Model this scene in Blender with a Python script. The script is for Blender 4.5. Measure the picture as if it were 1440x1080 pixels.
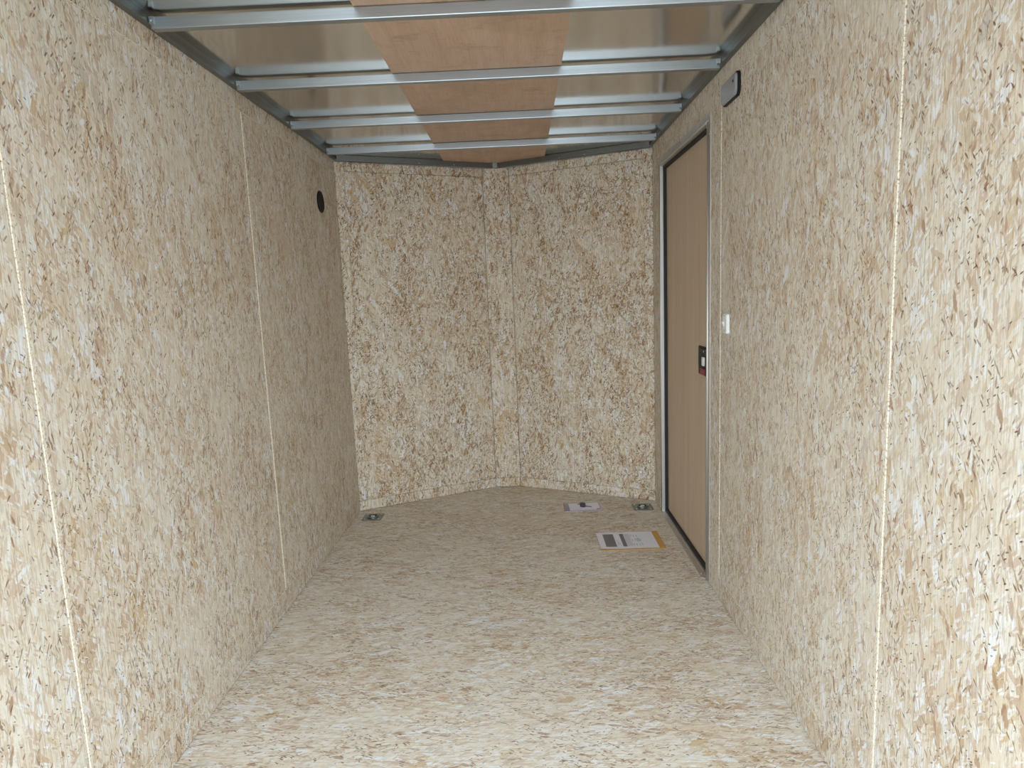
import bpy, bmesh, math, random
from mathutils import Vector, Matrix
random.seed(7)
D = bpy.data
for o in list(D.objects): D.objects.remove(o)
scene = bpy.context.scene
C = scene.collection

# ------------------------------------------------------------------ camera
YAW, PITCH, ROLL, FPX = -0.0181, -0.1417, -0.0406, 900.6
CAM = Vector((0.123, 0.0, 1.250))
def cam_axes():
    cy, sy, cp, sp = math.cos(YAW), math.sin(YAW), math.cos(PITCH), math.sin(PITCH)
    cr, sr = math.cos(ROLL), math.sin(ROLL)
    fwd = Vector((sy*cp, cy*cp, sp)); right = Vector((cy, -sy, 0)); up = right.cross(fwd)
    return cr*right + sr*up, -sr*right + cr*up, fwd
r_, u_, f_ = cam_axes()
cd = D.cameras.new('camera'); cam = D.objects.new('camera', cd); C.objects.link(cam)
cam.matrix_world = Matrix(((r_.x, u_.x, -f_.x, CAM.x), (r_.y, u_.y, -f_.y, CAM.y), (r_.z, u_.z, -f_.z, CAM.z), (0, 0, 0, 1)))
cd.sensor_fit = 'HORIZONTAL'; cd.sensor_width = 36.0; cd.lens = FPX/1440*36.0
cd.clip_start = 0.02; cd.clip_end = 200
scene.camera = cam

# ------------------------------------------------------------------ world, light, exposure
w = D.worlds.new('overcast_sky'); scene.world = w; w.use_nodes = True
nt = w.node_tree; nt.nodes.clear()
wo = nt.nodes.new('ShaderNodeOutputWorld'); wb = nt.nodes.new('ShaderNodeBackground')
tc = nt.nodes.new('ShaderNodeTexCoord'); sp = nt.nodes.new('ShaderNodeSeparateXYZ'); rp = nt.nodes.new('ShaderNodeValToRGB')
nt.links.new(tc.outputs['Generated'], sp.inputs[0]); nt.links.new(sp.outputs['Z'], rp.inputs[0])
rp.color_ramp.elements[0].position = 0.0; rp.color_ramp.elements[0].color = (0.49, 0.52, 0.53, 1)
rp.color_ramp.elements[1].position = 0.9; rp.color_ramp.elements[1].color = (0.76, 0.91, 1.08, 1)
e_ = rp.color_ramp.elements.new(.16); e_.color = (0.54, 0.60, 0.64, 1)
nt.links.new(rp.outputs[0], wb.inputs['Color']); wb.inputs['Strength'].default_value = 8.8
nt.links.new(wb.outputs[0], wo.inputs['Surface'])
# portal that only guides sky sampling through the open rear doorway (gives off no light)
pl = D.lights.new('rear_opening', 'AREA'); pl.shape = 'RECTANGLE'; pl.size = 1.75; pl.size_y = 2.04
pl.cycles.is_portal = True
po = D.objects.new('rear_opening', pl); C.objects.link(po); po.location = (0, -0.10, 1.02); po.rotation_euler = (math.radians(90), 0, 0)
vs = scene.view_settings
vs.view_transform = 'Standard'; vs.look = 'None'; vs.gamma = 1.0; vs.use_curve_mapping = False
vs.exposure = 0.0

# ------------------------------------------------------------------ dimensions
XL, XR = -0.875, 0.875
Y0, YC = -0.05, 3.650          # rear opening, front corners
YN = 4.035                     # flat strip at the tip of the V nose
ZC, KH, TG = 2.038, 0.090, 1.946
TOPZ = 2.012

# ------------------------------------------------------------------ node helpers
class N:
    def __init__(s, name):
        s.m = D.materials.new(name); s.m.use_nodes = True; s.t = s.m.node_tree; s.t.nodes.clear()
        s.out = s.t.nodes.new('ShaderNodeOutputMaterial'); s.b = s.t.nodes.new('ShaderNodeBsdfPrincipled')
        s.t.links.new(s.b.outputs[0], s.out.inputs[0])
    def n(s, kind, **kw):
        x = s.t.nodes.new('ShaderNode' + kind)
        for k, v in kw.items(): setattr(x, k, v)
        return x
    def put(s, sock, v):
        if hasattr(v, 'is_output'): s.t.links.new(v, sock)
        elif v is not None: sock.default_value = v
    def math(s, op, a, b=0.0, c=None, clamp=False):
        x = s.n('Math', operation=op, use_clamp=clamp); s.put(x.inputs[0], a); s.put(x.inputs[1], b)
        if c is not None: s.put(x.inputs[2], c)
        return x.outputs[0]
    def vmath(s, op, a, b):
        x = s.n('VectorMath', operation=op); s.put(x.inputs[0], a)
        if op == 'SCALE': s.put(x.inputs[3], b)
        else: s.put(x.inputs[1], b)
        return x.outputs[0]
    def mapping(s, v, loc=(0, 0, 0), rot=(0, 0, 0), sc=(1, 1, 1)):
        x = s.n('Mapping'); s.put(x.inputs[0], v); x.inputs[1].default_value = loc; x.inputs[2].default_value = rot; x.inputs[3].default_value = sc
        return x.outputs[0]
    def noise(s, v, scale=5, detail=3, rough=.5, dim='2D'):
        x = s.n('TexNoise', noise_dimensions=dim); s.put(x.inputs['Vector'], v)
        x.inputs['Scale'].default_value = scale; x.inputs['Detail'].default_value = detail; x.inputs['Roughness'].default_value = rough
        return x
    def ramp(s, f, stops, interp='LINEAR'):
        x = s.n('ValToRGB'); cr = x.color_ramp; cr.interpolation = interp
        while len(cr.elements) < len(stops): cr.elements.new(.5)
        for e, (p, c) in zip(cr.elements, stops):
            e.position = p; e.color = (c[0], c[1], c[2], 1) if not isinstance(c, (int, float)) else (c, c, c, 1)
        s.put(x.inputs[0], f); return x.outputs[0]
    def mix(s, f, a, b, blend='MIX'):
        x = s.n('Mix', data_type='RGBA', blend_type=blend); s.put(x.inputs[0], f)
        for sk, v in ((x.inputs[6], a), (x.inputs[7], b)):
            if isinstance(v, tuple): v = (v[0], v[1], v[2], 1)
            s.put(sk, v)
        return x.outputs[2]
    def bump(s, h, strength=.3, dist=.001):
        x = s.n('Bump'); x.inputs['Strength'].default_value = strength; x.inputs['Distance'].default_value = dist
        s.put(x.inputs['Height'], h); s.t.links.new(x.outputs[0], s.b.inputs['Normal'])
    def set(s, **kw):
        for k, v in kw.items():
            k = k.replace('_', ' ')
            if isinstance(v, tuple): v = (v[0], v[1], v[2], 1)
            s.put(s.b.inputs[k], v)
        return s

def plain(name, col, rough=.5, metal=0.0, **kw):
    a = N(name); a.set(Base_Color=col, Roughness=rough, Metallic=metal)
    nz = a.noise(a.n('TexCoord').outputs['Object'], 60, 2, dim='3D')
    a.put(a.b.inputs['Roughness'], a.math('MULTIPLY_ADD', nz.outputs[0], .12, rough-.06))
    for k, v in kw.items(): a.b.inputs[k.replace('_', ' ')].default_value = v
    return a.m

CREAM = (0.690, 0.612, 0.495); PALE = (0.735, 0.700, 0.618); WHITE = (0.78, 0.80, 0.815); TAN = (0.530, 0.405, 0.285)
PINK = (0.560, 0.435, 0.335); OCHRE = (0.600, 0.470, 0.300); BROWN = (0.260, 0.165, 0.105); GREY = (0.57, 0.54, 0.49)
def strand_board(name, spread=1.0, contrast=1.0, horizontal=False, size=1.0, fleck=1.0, rough=.62, punch=(0, .08)):
    """pressed wood strands: layers of long ragged flakes at various angles over one another"""
    a = N(name)
    uv = a.n('UVMap').outputs[0]
    if horizontal: uv = a.mapping(uv, rot=(0, 0, math.radians(90)))
    wn = a.noise(a.mapping(uv, sc=(1, .30, 1)), 75/size, 3, .65)           # ragged outlines
    warp = a.vmath('SUBTRACT', wn.outputs['Color'], (0.5, 0.5, 0.5))
    wn2 = a.noise(a.mapping(uv, sc=(1, .5, 1), loc=(3, 7, 0)), 8/size, 2, .5)
    warp2 = a.vmath('SUBTRACT', wn2.outputs['Color'], (0.5, 0.5, 0.5))
    part = a.n('SeparateColor'); a.put(part.inputs[0], wn2.outputs['Color'])
    palette = [(0.0, CREAM), (.20, PALE), (.34, CREAM), (.46, TAN), (.53, PALE), (.66, PINK), (.74, CREAM), (.80, WHITE), (.93, OCHRE), (.97, GREY)]
    def layer(w, l, deg, loc, wa=.9, wb=.8):
        v = a.mapping(uv, loc=loc, rot=(0, 0, math.radians(deg*spread)))
        v = a.mapping(v, sc=(1/(w*size), 1/(l*size), 1))
        v = a.vmath('ADD', v, a.vmath('SCALE', warp, wa)); v = a.vmath('ADD', v, a.vmath('SCALE', warp2, wb))
        x = a.n('TexVoronoi', voronoi_dimensions='2D', feature='F1'); a.put(x.inputs['Vector'], v); x.inputs['Scale'].default_value = 1
        s = a.n('SeparateColor'); a.put(s.inputs[0], x.outputs['Color'])
        return x.outputs['Distance'], s.outputs[0], s.outputs[1], s.outputs[2]
    d, r, g, b = layer(.024, .11, 3, (0, 0, 0))
    col = a.ramp(g, palette, 'CONSTANT')
    gr = a.noise(a.mapping(uv, sc=(260, 14, 1)), 1, 3, .7)                 # fine grain inside the flakes
    # width, length, angle, share, outline darkness
    specs = [(.016, .080, -13, .62, .3), (.010, .050, 17, .52, .4), (.030, .13, 8, .22, .35), (.008, .040, -30, .42, .5), (.013, .050, 55, .14, .6), (.005, .026, 9, .42, .4), (.0045, .018, -42, .28, .4), (.022, .075, -24, .10, .6)]
    for i, (fw, fl, dg, den, ol) in enumerate(specs):
        d, r, g, b = layer(fw, fl, dg, (1.7*i+.3, 2.3*i+.9, 0), .8)
        m = a.math('LESS_THAN', r, den)
        m = a.math('MULTIPLY', m, a.ramp(d, [(.44, 1.0), (.50, 0.0)]))
        lc = a.ramp(g, palette, 'CONSTANT')
        rim = a.math('MULTIPLY', a.ramp(d, [(.34, 0.0), (.44, 1.0)]), a.ramp(gr.outputs[0], [(.42, 1.0), (.56, .0)]))
        lc = a.mix(a.math('MULTIPLY', rim, ol*contrast), lc, (.33, .21, .12))
        col = a.mix(a.math('MULTIPLY', m, .86), col, lc)
    dr = a.noise(uv, 2.4, 3, .6)                                            # drift of paler and browner areas
    col = a.mix(a.ramp(dr.outputs[0], [(.45, 0.0), (.62, .35)]), col, PALE)
    col = a.mix(a.ramp(dr.outputs[0], [(.34, .16), (.45, 0.0)]), col, TAN)
    col = a.mix(a.ramp(gr.outputs[0], [(.38, .34*contrast), (.52, 0.0)]), col, (0.42, .32, .22))
    # dark slivers and specks, gathered in loose clusters
    clus = a.math('MULTIPLY', a.ramp(part.outputs[1], [(.36, .25), (.62, 1.7)]), fleck)
    for i, (fw, fl, dg, den, sz, c, k) in enumerate([(.007, .034, -10, .085, .30, BROWN, 1.5), (.013, .045, 14, .07, .36, (.40, .27, .18), 1.0), (.0055, .018, 35, .085, .32, (.20, .115, .06), .9), (.0040, .010, -50, .045, .32, (.12, .08, .055), .7), (.006, .07, 24, .06, .20, (.25, .155, .09), 1.2), (.005, .030, -22, .07, .24, (.24, .19, .15), 1.1)]):
        d, r, g, b = layer(fw, fl, dg, (5.1*i+2, 3.7*i+1, 0), k)
        m = a.math('MULTIPLY', a.math('LESS_THAN', r, a.math('MULTIPLY', clus, den)), a.ramp(d, [(sz-.08, 1.0), (sz+.06, 0.0)]))
        col = a.mix(a.math('MULTIPLY', m, a.math('MULTIPLY_ADD', g, .6, .35)), col, c)
    bc = a.n('BrightContrast'); a.put(bc.inputs[0], col); bc.inputs[1].default_value = punch[0]; bc.inputs[2].default_value = punch[1]
    a.put(a.b.inputs['Base Color'], bc.outputs[0])
    a.put(a.b.inputs['Roughness'], a.math('MULTIPLY_ADD', gr.outputs[0], .15, rough-.07))
    a.b.inputs['Specular IOR Level'].default_value = .30
    a.bump(gr.outputs[0], .30, .0010)
    return a.m

def galvanized(name, col=(.47, .52, .55), rough=.36, along='x'):
    a = N(name); co = a.n('TexCoord').outputs['Object']
    sc = {'x': (2, 160, 160), 'y': (160, 2, 160), 'z': (160, 160, 2)}[along]
    st = a.noise(a.mapping(co, sc=sc), 1, 4, .7, '3D'); bl = a.noise(co, 14, 3, .6, '3D')
    a.put(a.b.inputs['Base Color'], a.mix(a.ramp(st.outputs[0], [(.35, .0), (.7, .55)]), col, tuple(c*.72 for c in col)))
    a.put(a.b.inputs['Roughness'], a.math('ADD', a.math('MULTIPLY_ADD', st.outputs[0], .20, rough-.12), a.math('MULTIPLY', bl.outputs[0], .08)))
    a.b.inputs['Metallic'].default_value = 1.0
    a.bump(a.math('ADD', st.outputs[0], a.math('MULTIPLY', bl.outputs[0], .5)), .12, .0006)
    return a.m

def roof_skin_mat():
    a = N('bare_aluminium_sheet'); co = a.n('TexCoord').outputs['Object']
    w1 = a.noise(co, 2.2, 2, .5, '3D'); st = a.noise(a.mapping(co, rot=(0, 0, .6), sc=(90, 3, 1)), 1, 3, .6, '3D')
    a.set(Base_Color=(.74, .725, .69), Metallic=1.0)
    a.put(a.b.inputs['Roughness'], a.math('MULTIPLY_ADD', st.outputs[0], .12, .10))
    a.bump(a.math('ADD', w1.outputs[0], a.math('MULTIPLY', st.outputs[0], .006)), .30, .010)
    return a.m

def luan_mat():
    a = N('roof_plywood'); co = a.n('TexCoord').outputs['Object']
    wv = a.noise(a.mapping(co, sc=(26, 2.2, 1)), 1, 5, .65, '3D'); big = a.noise(co, 3.3, 3, .6, '3D')
    fine = a.noise(a.mapping(co, sc=(240, 12, 1)), 1, 2, .6, '3D')
    c = a.ramp(wv.outputs[0], [(.25, (.50, .34, .24)), (.5, (.58, .41, .30)), (.75, (.64, .47, .35))])
    c = a.mix(a.ramp(big.outputs[0], [(.50, 0.0), (.64, .50)]), c, (.42, .29, .18))
    sm = a.noise(a.mapping(co, loc=(4, 1, 0), sc=(1.2, 2.2, 1)), 6.5, 5, .7, '3D')
    c = a.mix(a.ramp(sm.outputs[0], [(.55, 0.0), (.68, .55)]), c, (.36, .235, .135))
    c = a.mix(a.ramp(fine.outputs[0], [(.3, .25), (.5, 0.0)]), c, (.33, .20, .13))
    a.put(a.b.inputs['Base Color'], c); a.b.inputs['Roughness'].default_value = .6
    a.bump(fine.outputs[0], .15, .0005)
    return a.m

def door_mat():
    a = N('door_veneer'); co = a.n('TexCoord').outputs['Object']
    wv = a.noise(a.mapping(co, sc=(1, 22, .6)), 1, 3, .6, '3D'); fine = a.noise(a.mapping(co, sc=(1, 260, 5)), 1, 3, .6, '3D')
    c = a.ramp(wv.outputs[0], [(.3, (.56, .43, .31)), (.55, (.62, .485, .36)), (.75, (.66, .525, .395))])
    c = a.mix(a.ramp(fine.outputs[0], [(.3, .3), (.5, 0.0)]), c, (.48, .36, .26))
    a.put(a.b.inputs['Base Color'], c); a.b.inputs['Roughness'].default_value = .55
    return a.m

def raw_edge_mat():
    a = N('raw_board_edge'); uv = a.n('UVMap').outputs[0]
    s = a.noise(a.mapping(uv, sc=(420, 130, 1)), 1, 4, .75)
    c = a.ramp(s.outputs[0], [(.33, (.22, .15, .09)), (.43, (.70, .59, .43)), (.56, (.80, .755, .65))])
    a.put(a.b.inputs['Base Color'], c); a.b.inputs['Roughness'].default_value = .75
    a.bump(s.outputs[0], .4, .001)
    return a.m

M = dict(
    side=strand_board('strand_board_wall', 1.1, 1.15, size=1.08),
    nose=strand_board('strand_board_nose', 1.5, 1.6, fleck=2.2, size=1.35, punch=(0.0, .20)),
    floor=strand_board('strand_board_floor', 0.8, 1.0, horizontal=True, rough=.56),
    raw=raw_edge_mat(), steel=galvanized('galvanized_steel', along='x'), rail=galvanized('rail_steel', (.25, .27, .27), .40, 'y'),
    frame=galvanized('door_frame_aluminium', (.70, .69, .67), .46, 'z'), skin=roof_skin_mat(), ply=luan_mat(), veneer=door_mat(),
    rubber=plain('black_rubber', (.012, .012, .012), .6), black=plain('black_plastic', (.010, .010, .011), .45, Specular_IOR_Level=.25),
    dark=plain('dark_gap', (.02, .02, .02), .8), lens=plain('smoky_lens', (.30, .31, .34), .22), white=plain('white_plastic', (.85, .87, .88), .35),
    grey=plain('grey_plastic', (.40, .40, .40), .45), red=plain('red_plastic', (.24, .006, .02), .4), zinc=plain('zinc_plate', (.27, .30, .28), .40, 1.0),
    chrome=plain('bright_zinc', (.80, .84, .88), .24, 1.0), kraft=plain('kraft_envelope', (.58, .33, .09), .7), paper=plain('white_paper', (.80, .79, .86), .7),
    ink=plain('grey_print', (.19, .19, .20), .7), ink2=plain('pale_grey_print', (.46, .46, .50), .7), green=plain('green_stamp', (.20, .50, .30), .7),
    bag=plain('clear_bag', (.60, .56, .60), .25), violet=plain('violet_edge', (.30, .25, .42), .5), navy=plain('navy_print', (.07, .05, .11), .5),
    pinkred=plain('red_print', (.50, .12, .13), .6), bagdark=plain('dark_bag_header', (.20, .20, .22), .5), shell=plain('outer_white_skin', (.75, .75, .75), .4),
    asphalt=plain('gravel_ground', (.30, .29, .28), .9), screw=plain('screw_metal', (.72, .72, .72), .25, 1.0))

# ------------------------------------------------------------------ mesh helpers
class MB:
    """collects shapes into ONE mesh object"""
    def __init__(s): s.bm = bmesh.new(); s.uv = s.bm.loops.layers.uv.new('UVMap')
    def face(s, vs, uvf=None):
        f = s.bm.faces.new([s.bm.verts.new(v) for v in vs])
        for l in f.loops:
            p = l.vert.co
            l[s.uv].uv = uvf(p) if uvf else (p.x + p.y*.7, p.z + p.y*.3)
        return f
    def box(s, a, b, bevel=0.0):
        x0, y0, z0 = a; x1, y1, z1 = b
        r = bmesh.ops.create_cube(s.bm, size=1.0)
        for v in r['verts']:
            v.co = Vector(((x0+x1)/2 + v.co.x*(x1-x0), (y0+y1)/2 + v.co.y*(y1-y0), (z0+z1)/2 + v.co.z*(z1-z0)))
        if bevel:
            es = list({e for v in r['verts'] for e in v.link_edges})
            bmesh.ops.bevel(s.bm, geom=es, offset=bevel, segments=2, affect='EDGES', profile=.6)
        return s
    def tube(s, pts, r, n=12, closed=False):
        P = [Vector(p) for p in pts]; rings = []
        for i, p in enumerate(P):
            if closed: t = (P[(i+1) % len(P)] - P[i-1]).normalized()
            else: t = (P[min(i+1, len(P)-1)] - P[max(i-1, 0)]).normalized()
            h = Vector((0, 0, 1)) if abs(t.z) < .9 else Vector((1, 0, 0))
            a = t.cross(h).normalized(); b = t.cross(a)
            rings.append([s.bm.verts.new(p + r*(math.cos(2*math.pi*k/n)*a + math.sin(2*math.pi*k/n)*b)) for k in range(n)])
        m = len(rings)
        for i in range(m if closed else m-1):
            A, B = rings[i], rings[(i+1) % m]
            for k in range(n): s.bm.faces.new((A[k], A[(k+1) % n], B[(k+1) % n], B[k])).smooth = True
        if not closed: s.bm.faces.new(rings[0][::-1]); s.bm.faces.new(rings[-1])
        return s
    def prism(s, loop, axis, t, chamfer=0.0):
        """loop: 3D outline; extruded along vector axis by t; the far face is inset by chamfer"""
        L = [Vector(p) for p in loop]; ax = Vector(axis).normalized(); n = len(L)
        def inset(c):
            out = []
            for i in range(n):
                e1 = (L[i]-L[i-1]).normalized(); e2 = (L[(i+1) % n]-L[i]).normalized()
                n1 = ax.cross(e1); n2 = ax.cross(e2); k = 1 + n1.dot(n2)
                out.append(L[i] + (n1+n2)*(c/max(k, .2)))
            return out
        rings = [L, [p + ax*(t-chamfer) for p in L]]
        if chamfer: rings.append([p + ax*t for p in inset(chamfer)])
        V = [[s.bm.verts.new(p) for p in r] for r in rings]
        for A, B in zip(V, V[1:]):
            for i in range(n): s.bm.faces.new((A[i], A[(i+1) % n], B[(i+1) % n], B[i]))
        s.bm.faces.new(V[0][::-1]); s.bm.faces.new(V[-1]); return s
    def dome(s, c, r, nrm, h, n=16, rings=4):
        c = Vector(c); nrm = Vector(nrm).normalized(); a = nrm.orthogonal().normalized(); b = nrm.cross(a); prev = None
        for j in range(rings):
            ph = j/rings*math.pi/2
            ring = [s.bm.verts.new(c + nrm*h*math.sin(ph) + r*math.cos(ph)*(math.cos(2*math.pi*k/n)*a + math.sin(2*math.pi*k/n)*b)) for k in range(n)]
            if prev:
                for k in range(n): s.bm.faces.new((prev[k], prev[(k+1) % n], ring[(k+1) % n], ring[k])).smooth = True
            else: s.bm.faces.new(ring[::-1])
            prev = ring
        top = s.bm.verts.new(c + nrm*h)
        for k in range(n): s.bm.faces.new((prev[k], prev[(k+1) % n], top)).smooth = True
        return s
    def uvplane(s, U, V, off=(0, 0)):
        U = Vector(U); V = Vector(V)
        for f in s.bm.faces:
            for l in f.loops: l[s.uv].uv = (l.vert.co.dot(U) + off[0], l.vert.co.dot(V) + off[1])
        return s
    def build(s, name, mat, parent=None):
        bmesh.ops.recalc_face_normals(s.bm, faces=s.bm.faces)
        me = D.meshes.new(name); s.bm.to_mesh(me); s.bm.free()
        me.materials.append(M[mat] if isinstance(mat, str) else mat)
        o = D.objects.new(name, me); C.objects.link(o)
        if parent: o.parent = parent; o.matrix_parent_inverse = parent.matrix_world.inverted()
        return o
def struct(o, label=None):
    o['kind'] = 'structure'
    if label: o['label'] = label
    return o
def thing(name, label, cat, loc, rz=0, group=None):
    o = D.objects.new(name, None); C.objects.link(o); o.location = loc; o.rotation_euler = (0, 0, rz); o.empty_display_size = .05
    o['label'] = label; o['category'] = cat
    if group: o['group'] = group
    bpy.context.view_layer.update(); return o
def child(mb, name, mat, parent, label=None):
    """mesh given in the parent's own coordinates"""
    o = mb.build(name, mat); o.parent = parent
    if label: o['label'] = label
    return o

# ------------------------------------------------------------------ setting: walls
T = 0.012
def wall_boards(parent, A, B, zr, out, mat, off, name='wall_panel', loop=None):
    """board between plan points A and B, heights zr, whose visible face lies on line AB; out = direction away from the room"""
    A = Vector((A[0], A[1], 0)); B = Vector((B[0], B[1], 0)); o = Vector((out[0], out[1], 0)).normalized()
    mb = MB(); U = (B-A).normalized()
    if loop is None: loop = [(0, zr[0]), ((B-A).length, zr[0]), ((B-A).length, zr[1]), (0, zr[1])]
    pts = [A + U*u + Vector((0, 0, z)) + o*T for u, z in loop]
    ax = -o
    # outline must run counter-clockwise about ax for the chamfer to go inwards
    area = sum(pts[i].cross(pts[(i+1) % len(pts)]).dot(ax) for i in range(len(pts)))
    if area < 0: pts = pts[::-1]
    mb.prism(pts, ax, T, .0032 if mat == 'nose' else .0022)
    mb.uvplane(U, (0, 0, 1), off)
    return child(mb, name, mat, parent)
def seam(parent, A, B, out, width_dir, w, mat='raw', depth=.0012, name='seam_strip'):
    """raw light wood shown in the groove between two boards"""
    A = Vector(A); B = Vector(B); o = Vector(out).normalized(); wd = Vector(width_dir).normalized()*w/2
    mb = MB(); m = (A+B)/2
    pts = [A-wd, B-wd, B+wd, A+wd]; pts = [p + o*.010 for p in pts]
    ax = -o; area = sum(pts[i].cross(pts[(i+1) % 4]).dot(ax) for i in range(4))
    if area < 0: pts = pts[::-1]
    mb.prism(pts, ax, .010-depth+.0018, .0012)
    mb.uvplane(wd.normalized(), (B-A).normalized(), (m.x+m.z, m.y)); return child(mb, name, mat, parent)

L1, L2, R1, R2 = 1.286, 2.455, 1.317, 2.438
G = .006
# left
mb = MB().box((XL-.045, Y0, 0), (XL-T, YC+.02, ZC+.03)); wl = struct(mb.build('wall_left', 'shell'), 'left trailer wall of flaky strand board panels')
for k, (a, b) in enumerate(((Y0, L1), (L1, L2), (L2, YC))):
    wall_boards(wl, (XL, a+(G if k else 0)), (XL, b-(G if k < 2 else 0)), (KH+.001, TG-.0015), (-1, 0), 'side', (k*3.3, k*1.7))
wall_boards(wl, (XL, Y0), (XL, YC), (TG+.0015, ZC-.002), (-1, 0), 'side', (11.3, 5.1), 'top_board')
wall_boards(wl, (XL, Y0), (XL, YC), (0.001, KH-.001), (-1, 0), 'side', (17.7, 8.1), 'kick_board')
for y, sw in ((L1, .0105), (L2, .0105)): seam(wl, (XL, y, KH), (XL, y, TG), (-1, 0, 0), (0, 1, 0), sw, depth=.0002)
seam(wl, (XL, Y0, TG), (XL, YC, TG), (-1, 0, 0), (0, 0, 1), .0045, depth=.0002)
seam(wl, (XL, Y0, KH), (XL, YC, KH), (-1, 0, 0), (0, 0, 1), .0035, depth=.0006)
# right, with the doorway cut out
DY0, DY1, DZ = 2.600, 3.455, 1.868
mb = MB()
mb.prism([(XR+T, Y0, 0), (XR+T, DY0, 0), (XR+T, DY0, DZ), (XR+T, DY1, DZ), (XR+T, DY1, 0), (XR+T, YC+.02, 0), (XR+T, YC+.02, ZC+.03), (XR+T, Y0, ZC+.03)], (1, 0, 0), .033)
wr = struct(mb.build('wall_right', 'shell'), 'right trailer wall of flaky strand board panels with side door opening')
wall_boards(wr, (XR, Y0), (XR, R1-G), (KH+.001, TG-.0015), (1, 0), 'side', (21.3, 1.7))
wall_boards(wr, (XR, R1+G), (XR, R2-G*.7), (KH+.001, TG-.0015), (1, 0), 'side', (25.9, 3.1))
y0 = R2+G*.7
wall_boards(wr, (XR, y0), (XR, YC), None, (1, 0), 'side', (31.1, 4.3), loop=[(0, KH+.001), (DY0-y0, KH+.001), (DY0-y0, DZ), (DY1-y0, DZ), (DY1-y0, .001), (YC-y0, .001), (YC-y0, TG-.0015), (0, TG-.0015)])
wall_boards(wr, (XR, Y0), (XR, YC), (TG+.0015, ZC-.002), (1, 0), 'side', (41.3, 2.1), 'top_board')
wall_boards(wr, (XR, Y0), (XR, DY0), (0.001, KH-.001), (1, 0), 'side', (47.7, 8.8), 'kick_board')
seam(wr, (XR, R1, KH), (XR, R1, TG), (1, 0, 0), (0, 1, 0), .0100, depth=.0002)
seam(wr, (XR, R2, KH), (XR, R2, TG), (1, 0, 0), (0, 1, 0), .0065, depth=.0002)
seam(wr, (XR, Y0, TG), (XR, YC, TG), (1, 0, 0), (0, 0, 1), .0035, depth=.0002)
seam(wr, (XR, Y0, KH), (XR, DY0-.04, KH), (1, 0, 0), (0, 0, 1), .0030, depth=.0006)
# V nose
NX = .080
mb = MB()
fp = [(XL, YC), (-NX, YN), (NX, YN), (XR, YC)]
bk = [(XL-.045, YC+.03), (-NX-.015, YN+.05), (NX+.015, YN+.05), (XR+.045, YC+.03)]
def offs(p, d): return (p[0], p[1]+d)
inner = [offs(p, T*1.12) for p in fp]
mb.prism([(x, y, 0) for x, y in inner] + [(x, y, 0) for x, y in bk[::-1]], (0, 0, 1), ZC+.01)
wf = struct(mb.build('wall_front', 'shell'), 'front wall folded into a shallow V nose of strand board')
nl = Vector((XL-(-NX), YC-YN)); nl = Vector((-(YN-YC), (XR-NX)))          # outward normals of the two faces
outL = (-(YN-YC), XR-NX); outR = ((YN-YC), XR-NX)
NKH, NTG, CS = .062, 1.952, .052
def along(a, b, s):
    a = Vector(a); b = Vector(b); u = (b-a).normalized(); return tuple(a+u*s)
lenf = (Vector(fp[1])-Vector(fp[0])).length
q = along(fp[0], fp[1], CS)
wall_boards(wf, q, fp[1], (NKH, NTG), outL, 'nose', (51, 2))
wall_boards(wf, q, fp[1], (NTG+.001, 2.003), outL, 'nose', (55, 2.4), 'top_board')
wall_boards(wf, fp[0], fp[1], (0.001, NKH-.001), outL, 'nose', (58, 3), 'kick_board')
wall_boards(wf, fp[0], q, (NKH, 2.003), outL, 'nose', (60.2, 5), 'corner_board')
wall_boards(wf, fp[1], fp[2], (NKH, 2.003), (0, 1), 'nose', (63, 2), 'centre_board')
wall_boards(wf, fp[1], fp[2], (0.001, NKH-.001), (0, 1), 'nose', (64, 3), 'kick_board')
q = along(fp[3], fp[2], CS)
wall_boards(wf, fp[2], q, (NKH, NTG), outR, 'nose', (67, 2.8))
wall_boards(wf, fp[2], q, (NTG+.001, 2.003), outR, 'nose', (71, 4.4), 'top_board')
wall_boards(wf, fp[2], fp[3], (0.001, NKH-.001), outR, 'nose', (74, 3.9), 'kick_board')
wall_boards(wf, q, fp[3], (NKH, 2.003), outR, 'nose', (77.2, 5.6), 'corner_board')

# floor
mb = MB(); mb.prism([(XL-.04, Y0, -.02), (XR+.04, Y0, -.02), (XR+.04, YC, -.02), (NX, YN+.03, -.02), (-NX, YN+.03, -.02), (XL-.04, YC, -.02)], (0, 0, 1), .02)
mb.uvplane((1, 0, 0), (0, 1, 0), (3, 9)); struct(mb.build('floor', 'floor'), 'strand board trailer floor')
mb = MB(); mb.box((-12, -14, -.60), (12, 14, -.55)); struct(mb.build('ground', 'asphalt'), 'pale gravel ground outside the trailer')

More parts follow.
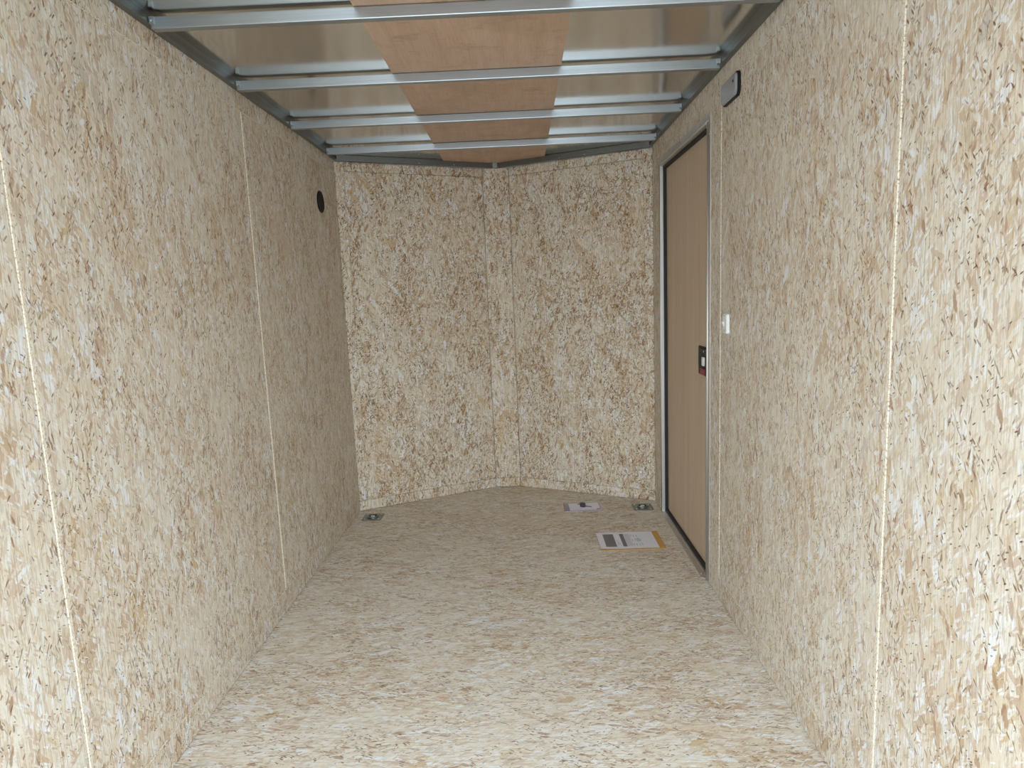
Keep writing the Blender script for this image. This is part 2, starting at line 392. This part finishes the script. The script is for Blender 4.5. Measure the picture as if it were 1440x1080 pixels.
# ceiling
def skin_z(x):
    e = max(0.0, (abs(x)-.795)/.060); return ZC + .0035*e*e             # upturn added to widen the rails' dark reflection along the sheet edge
mb = MB(); xs = [XL-.003, -.868, -.855, -.84, -.825, -.81, -.795, -.78, -.765, -.752, -.4, -.08, .08, .4, .752, .765, .78, .795, .81, .825, .84, .855, .868, XR+.003]
def skin_end(x): return YN+.06 if abs(x) <= .08 else YN+.06-(abs(x)-.08)*(YN-YC)/(XR-.08)
for lift in (0, .003):
    prev = None
    for x in xs:
        cur = (mb.bm.verts.new((x, Y0, skin_z(x)+lift)), mb.bm.verts.new((x, skin_end(x), skin_z(x)+lift)))
        if prev: mb.bm.faces.new((prev[0], cur[0], cur[1], prev[1])).smooth = True
        prev = cur
ceil = struct(mb.build('ceiling', 'skin'), 'bare shiny aluminium roof sheet')
mb = MB(); mb.prism([(-.298, Y0, 2.0318), (.298, Y0, 2.0318), (.298, 3.62, 2.0318), (.298, 3.93, 2.0318), (.0, 4.04, 2.0318), (-.298, 3.93, 2.0318)], (0, 0, 1), .0035)
plyo = child(mb, 'plywood_strip', 'ply', ceil, 'reddish plywood strip down the middle of the roof')
for y in (2.73,):
    pass

# side rails and nose rails
def rail(name, A, B, hgt, label, dep=.020):
    A = Vector(A); B = Vector(B); d = (B-A).normalized(); inn = Vector((d.y, -d.x, 0))
    mid = (A+B)/2
    if inn.dot(Vector((0, 1.8, 0)) - Vector((mid.x, mid.y, 0))) < 0: inn = -inn
    a = [A, B, B+inn*dep, A+inn*dep]; a = [Vector((p.x, p.y, (2.0120 if hgt > .033 else ZC-.0015-hgt))) for p in a]
    if sum(a[i].cross(a[(i+1) % 4]).z for i in range(4)) < 0: a = a[::-1]
    mb = MB(); mb.prism(a, (0, 0, 1), hgt)
    o = struct(mb.build(name, 'rail'), label)
    return o, inn
r1, _ = rail('trim_1', (XL+.0005, Y0, 0), (XL+.0005, YC-.01, 0), .0345, 'dark steel roof rail above the left wall')
r2, _ = rail('trim_2', (XR-.0005, Y0, 0), (XR-.0005, YC-.01, 0), .0345, 'dark steel roof rail above the right wall')
r3, i3 = rail('trim_3', (XL, YC-.001, 0), (0, YN+.022, 0), .032, 'dark steel roof rail above the left half of the V nose', .016)
r4, i4 = rail('trim_4', (0, YN+.022, 0), (XR, YC-.001, 0), .032, 'dark steel roof rail above the right half of the V nose', .016)
for rr, inn, A, B, ss in ((r3, i3, (XL, YC), (0, YN+.022), (.50, .72)), (r4, i4, (XR, YC), (0, YN+.022), (.40, .56))):
    for s in ss:
        p = Vector(A).lerp(Vector(B), s); n3 = Vector((inn.x, inn.y, 0))
        mb = MB(); mb.dome(Vector((p.x, p.y, 2.012)) + n3*.016, .0045, n3, .003, 10, 3); child(mb, 'screw', 'screw', rr)
mb = MB(); mb.box((-.016, YN-.006, 2.004), (.016, YN+.012, 2.034), .002); child(mb, 'joint_plate', 'rail', r3)

# ------------------------------------------------------------------ roof beams
beam_y = [1.310, 1.848, 2.383, 2.923, 3.448]
labels = ['galvanized steel roof beam just behind the viewer above the rear opening',
          'galvanized steel roof beam nearest the viewer, at the top edge of the picture',
          'galvanized steel roof beam second from the viewer, ending above the wall light',
          'galvanized steel roof beam third from the viewer, crossing above the door',
          'galvanized steel roof beam farthest from the viewer, right before the V nose']
Z0b, Z1b, BD = 1.998, 2.0305, .026
proto = None
for y, lab in zip(beam_y, labels):
    root = thing('roof_beam', lab, 'beam', (0, y, Z0b), 0, 'steel beams under the trailer roof')
    if proto is None:
        mb = MB(); mb.box((XL+.0225, 0, 0), (XR-.0225, BD, Z1b-Z0b), .0028); proto = [child(mb, 'beam_tube', 'steel', root)]
        for sx in (-1, 1):
            x = sx*(XR-.0225)
            mb = MB(); mb.prism([(x, -.006, .014), (x, -.006, .030), (x, 0, .032), (x, 0, .010)], (-sx, 0, 0), .012)
            mb.dome((x-sx*.004, -.002, .020), .006, (0, -1, 0), .005, 10, 3)
            proto.append(child(mb, 'weld', 'steel', root, 'bright lumpy weld'))
    else:
        for ch in proto:
            c = ch.copy(); C.objects.link(c); c.parent = root

# ------------------------------------------------------------------ side door
XD = XR+.028
mb = MB()
def jamb(mb, y0, y1, z0, z1):                                            # flange flat on the wall + return into the opening + raised bead
    pass
FO, FI = .036, .0
dr = MB(); dr.box((XD, DY0+.004, .012), (XD+.022, DY1-.004, DZ-.004)); door = struct(dr.build('door_1', 'veneer'), 'narrow tan side door in a metal frame')
def profile(mb, seg):
    mb.box(*seg)
# near, far and top frame members, each a bent strip
def frame_member(kind):
    mb = MB(); t = .0022
    if kind in ('near', 'far'):
        s = -1 if kind == 'near' else 1; ye = DY0 if kind == 'near' else DY1
        lo, hi = sorted((ye, ye+s*FO)); mb.box((XR-t, lo, .006), (XR, hi, DZ-.0005), .0006)
        lo, hi = sorted((ye-s*.003, ye)); mb.box((XR-.004, lo, .006), (XD+.012, hi, DZ), .0006)
        mb.tube([(XR-.0035, ye+s*.004, .008), (XR-.0035, ye+s*.004, DZ+.003)], .0042, 10)
    else:
        mb.box((XR-t, DY0-FO, DZ), (XR, DY1+FO, DZ+FO), .0006); mb.box((XR-.004, DY0, DZ-.003), (XD+.012, DY1, DZ), .0006)
        mb.tube([(XR-.0035, DY0, DZ+.004), (XR-.0035, DY1, DZ+.004)], .0042, 10)
    return child(mb, 'door_frame', 'frame', door)
fn = frame_member('near'); ff = frame_member('far'); ft = frame_member('top')
def screw(parent, p, n, r=.004):
    mb = MB(); mb.dome(p, r, n, r*.6, 10, 3); return child(mb, 'screw', 'screw', parent)
for z in (.20, .55, .90, 1.25, 1.55, 1.82): screw(fn, (XR-.0022, DY0-.022, z), (-1, 0, 0))
for z in (.35, .9, 1.45, 1.83): screw(ff, (XR-.0022, DY1+.022, z), (-1, 0, 0))
for y in (DY0-.01, 2.74, 3.03, DY1+.015): screw(ft, (XR-.0022, y, DZ+.024), (-1, 0, 0))
mb = MB(); x0, x1 = XR+.012, XD+.004; g = .016
mb.box((x0, DY0, .012), (x1, DY0+g, DZ)); mb.box((x0, DY1-g, .012), (x1, DY1, DZ)); mb.box((x0, DY0, DZ-g), (x1, DY1, DZ)); mb.box((x0+.004, DY0, .006), (x1, DY1, .024))
child(mb, 'gasket', 'rubber', door, 'black rubber seal')
mb = MB(); mb.prism([(XR-.018, 2.625, 0.0002), (XR+.022, 2.605, 0.0002), (XR+.022, DY1, 0.0002), (XR-.008, DY1+.018, 0.0002)][::1], (0, 0, 1), .0030)
mb.box((XR+.006, DY0+.004, .003), (XR+.016, DY1, .0085), .001)
sill = child(mb, 'door_sill', M['frame'], door, 'metal threshold plate')
for y in (2.66, 2.93, 3.22, 3.45): screw(sill, (XR-.007, y, .0032), (0, 0, 1), .0045)
# latch
LY, LZ = 2.755, .926
mb = MB(); mb.box((XD-.006, LY-.088, LZ-.062), (XD, LY+.064, LZ+.062), .003); latch = child(mb, 'door_latch', 'black', door, 'black inside latch')
mb = MB(); mb.box((XD-.014, LY-.086, LZ-.056), (XD-.005, LY+.036, LZ+.056), .003); child(mb, 'latch_housing', 'black', latch)
mb = MB(); mb.box((XD-.011, LY+.040, LZ-.020), (XD-.004, LY+.060, LZ+.050), .002); child(mb, 'cover_plate', 'grey', latch, 'grey side strip')
mb = MB(); mb.box((XD-.021, LY-.064, LZ-.016), (XD-.013, LY-.036, LZ+.022), .003); child(mb, 'latch_lever', 'white', latch, 'pale lever')
mb = MB(); mb.box((XD-.019, LY-.072, LZ-.056), (XD-.013, LY-.008, LZ-.028), .003); child(mb, 'lock_slider', 'red', latch, 'red lock slider')
mb = MB(); mb.dome((XD-.014, LY-.048, LZ+.045), .005, (-1, 0, 0), .003, 12, 3); child(mb, 'screw', 'screw', latch)

# ------------------------------------------------------------------ wall light
t = thing('wall_light', 'smoky grey rounded rectangular light high on the right wall beside the door', 'light', (XR, 2.316, 1.906))
def rrect(y0, y1, z0, z1, r, x, n=6):
    P = []
    for cy, cz, a0 in ((y1-r, z1-r, 0), (y0+r, z1-r, 90), (y0+r, z0+r, 180), (y1-r, z0+r, 270)):
        for k in range(n+1):
            a = math.radians(a0 + 90*k/n); P.append(Vector((x, cy+r*math.cos(a), cz+r*math.sin(a))))
    return P
def rr_prism(y0, y1, z0, z1, r, x, depth, ch):
    P = rrect(y0, y1, z0, z1, r, x)
    if sum(P[i].cross(P[(i+1) % len(P)]).x for i in range(len(P))) > 0: P = P[::-1]
    mb = MB(); mb.prism(P, (-1, 0, 0), depth, ch); return mb
child(rr_prism(-.083, .083, -.040, .040, .020, -.0003, .010, .002), 'light_base', 'black', t, 'black mounting rim')
child(rr_prism(-.078, .080, -.036, .036, .018, -.0095, .0075, .005), 'light_lens', 'lens', t)
mb = MB(); mb.box((-.0180, -.058, .008), (-.0165, -.048, .016), .0005); child(mb, 'mark', 'rubber', t)

# light switch
t = thing('light_switch', 'small white toggle switch on the right wall beside the door frame', 'switch', (XR, 2.357, 1.106))
child(rr_prism(-.024, .024, -.036, .036, .010, -.0003, .010, .003), 'switch_plate', 'white', t)
mb = MB(); mb.prism([(-.0095, .004, -.012), (-.0185, .000, .004), (-.0175, .005, .008), (-.0095, .010, .010)], (0, 1, 0), .009); child(mb, 'toggle', 'white', t)
for z in (-.026, .026): screw(t, (-.0100, 0, z), (-1, 0, 0), .0045)

# round vent
t = thing('wall_vent', 'round black louvred vent high on the left wall near the front corner', 'vent', (XL, 3.341, 1.745))
mb = MB(); R = .052; n = 40
mb.tube([(.003, R*math.cos(2*math.pi*k/n), R*math.sin(2*math.pi*k/n)) for k in range(n)], .0030, 8, True); child(mb, 'vent_ring', 'black', t)
P = [(.0004, R*math.cos(2*math.pi*k/n), R*math.sin(2*math.pi*k/n)) for k in range(n)]
mb = MB(); mb.prism(P, (1, 0, 0), .0012); child(mb, 'vent_back', 'dark', t)
mb = MB()
for k in range(-6, 7):
    z = k*.0073; hw = math.sqrt(max(R*R-z*z, 0))-.002
    mb.prism([(.0015, -hw, z-.0015), (.0015, -hw, z+.0015), (.006, -hw, z+.0002), (.006, -hw, z-.0028)], (0, 1, 0), 2*hw)
child(mb, 'louvre', 'black', t)

# ------------------------------------------------------------------ floor tie-down rings
def dring(loc, rz, label, flip=1):
    t = thing('tie_down_ring', label, 'tie-down ring', loc, rz, 'tie-down rings in the floor')
    h = .056; c = .010
    P = [(-h+c, -h), (h-c, -h), (h, -h+c), (h, h-c), (h-c, h), (-h+c, h), (-h, h-c), (-h, -h+c)]
    mb = MB(); mb.prism([(x, y, .0003) for x, y in P], (0, 0, 1), .0030, .001); plate = child(mb, 'base_plate', 'zinc', t)
    n = 28
    mb = MB(); mb.tube([(.031*math.cos(2*math.pi*k/n), .031*math.sin(2*math.pi*k/n)*.95, .0045) for k in range(n)], .0022, 8, True); child(mb, 'pan_rim', 'zinc', t)
    mb = MB(); mb.prism([(.030*math.cos(2*math.pi*k/n), .029*math.sin(2*math.pi*k/n), .0032) for k in range(n)], (0, 0, 1), .0006); child(mb, 'pan', 'dark', t, 'flat disc darkened like a recessed pan')  # flat disc on the plate; its dark colour stands in for recess shade
    pts = [(.024*math.cos(math.radians(a)), -.004+.024*math.sin(math.radians(a)), .0085+.002*math.sin(math.radians(a))) for a in range(-200, 21, 14)]
    pts += [(.020, .014, .011), (-.020, .014, .011)]
    mb = MB(); mb.tube(pts, .0042, 10, True); child(mb, 'ring', 'zinc', t)
    mb = MB(); mb.box((-.021, .011, .003), (.021, .024, .0135), .0035); child(mb, 'ring_strap', 'chrome', t, 'bright rolled strap')
    mb = MB(); mb.box((-.013, -.010, .003), (.013, .002, .0110), .0025); child(mb, 'latch_tongue', 'chrome', t)
    for sx in (-1, 1):
        for sy in (-1, 1):
            mb = MB(); mb.dome((sx*.040, sy*.040, .0032), .0060, (0, 0, 1), .0035, 12, 3); child(mb, 'bolt', 'chrome', t)
    return t
dring((-.773, 3.537, 0), 0, 'square zinc tie-down ring in the left front corner of the floor')
dring((.779, 3.552, 0), 0, 'square zinc tie-down ring in the right front corner beside the door')

# ------------------------------------------------------------------ papers
def quad_prism(pts, z, t, ch=0):
    P = [Vector((x, y, z)) for x, y in pts]
    if sum(P[i].cross(P[(i+1) % len(P)]).z for i in range(len(P))) < 0: P = P[::-1]
    mb = MB(); mb.prism(P, (0, 0, 1), t, ch); return mb
E0 = Vector((.466, 2.9525))
t = thing('envelope', 'brown kraft envelope lying on the floor under the white printed page', 'envelope', (.466, 2.9525, 0))
child(quad_prism([(0, -.002), (.3155, -.003), (.3155, .224), (0.006, .222)], .0005, .0022), 'envelope_body', 'kraft', t)
mb = MB(); mb.box((.285, .0, .0027), (.314, .222, .0032)); child(mb, 'envelope_flap', 'kraft', t)
t = thing('printed_page', 'white printed page with grey blocks and a green stamp lying on the envelope', 'paper', (.467, 2.957, .0034))
# slightly curled sheet
mb = MB(); nx, ny = 14, 10; WX, WY = .284, .213
grid = [[None]*(ny+1) for _ in range(nx+1)]
def curl(u, v): return .0030*math.exp(-((u/.03)**2))*(1-v/WY) + .0004*math.sin(u*40)+.0005
for sgn in (0, .0003):
    for i in range(nx+1):
        for j in range(ny+1):
            u, v = i/nx*WX, j/ny*WY; grid[i][j] = mb.bm.verts.new((u, v, curl(u, v)+sgn))
    for i in range(nx):
        for j in range(ny): mb.bm.faces.new((grid[i][j], grid[i+1][j], grid[i+1][j+1], grid[i][j+1])).smooth = True
page = child(mb, 'sheet', 'paper', t)
def ink(parent, name, rects, mat, label=None):
    mb = MB()
    for u0, v0, u1, v1 in rects:
        k = max(1, int((u1-u0)/.02)+1)
        for i in range(k):
            a, b = u0+(u1-u0)*i/k, u0+(u1-u0)*(i+1)/k
            V = [mb.bm.verts.new((x, y, curl(x, y)+.0006)) for x, y in ((a, v0), (b, v0), (b, v1), (a, v1))]; mb.bm.faces.new(V)
    o = mb.build(name, mat); o.parent = parent
    if label: o['label'] = label
ink(page, 'printed_block', [(.030, .026, .083, .188)], 'ink', 'dark grey picture block')
ink(page, 'printed_bar', [(.114, .026, .134, .190)], 'ink', 'dark grey bar')
rs = [(.137+.0055*i, .030, .1395+.0055*i, .186) for i in range(5)]
ink(page, 'printed_text', rs, 'ink2', 'pale grey lines of text')
for i, (u, n) in enumerate(((.168, 3), (.181, 3), (.196, 3), (.208, 2))):
    for k in range(n):
        v = .035 + k*.055 + random.uniform(-.006, .006); ink(page, 'printed_text', [(u, v, u+.0035, v+.030)], 'ink2')
rs = [(.190+.006*i, .080+.003*(i % 2), .193+.006*i, .128-.004*(i % 2)) for i in range(3)]
ink(page, 'green_stamp', rs, 'green', 'green stamp')
rs = [(.092, .040, .094, .110), (.098, .050, .100, .090), (.104, .035, .1055, .075)]
ink(page, 'printed_text', rs, 'ink2')
for i in range(9): pass

t = thing('parts_bag', 'flat clear bag with a white leaflet and dark key lying near the front wall', 'bag', (.331, 3.520, 0))
child(quad_prism([(-.002, -.002), (.214, -.003), (.212, .150), (0, .146)], .0004, .0016), 'bag_film', 'bag', t)
child(quad_prism([(.004, .012), (.030, .010), (.028, .128), (.003, .132)], .0021, .0010), 'bag_header', 'bagdark', t, 'dark striped end')
mb = MB()
for i in range(5): mb.box((.0035, .020+.022*i, .0031), (.029, .026+.022*i, .0036))
child(mb, 'header_stripe', 'bag', t)
child(quad_prism([(0, .0), (.003, .0), (.003, .146), (0, .146)], .0021, .0012), 'bag_edge', 'pinkred', t, 'red end seam')
child(quad_prism([(.032, .014), (.205, .012), (.203, .132), (.029, .128)], .0021, .0010), 'leaflet', 'paper', t, 'white leaflet')
mb = quad_prism([(.094, .062), (.112, .052), (.124, .060), (.128, .105), (.116, .118), (.094, .112)], .0032, .0100, .003)
mb.tube([(.122, .068, .006), (.150, .060, .005), (.158, .052, .0042)], .0022, 8); child(mb, 'key_tag', 'navy', t, 'dark tag with a tail')
for q0, q1 in (((.082, .104, .0032), (.092, .122, .0036)), ((.185, .014, .0032), (.205, .030, .0036))):
    mb = MB(); mb.box(q0, q1); child(mb, 'leaflet_print', 'pinkred', t, 'small red print')
mb = MB(); mb.tube([(0, -.001, .003), (.06, 0, .0055), (.12, .002, .0035), (.17, -.001, .005), (.213, -.002, .003)], .0018, 8); child(mb, 'bag_fold', 'violet', t, 'violet folded edge')
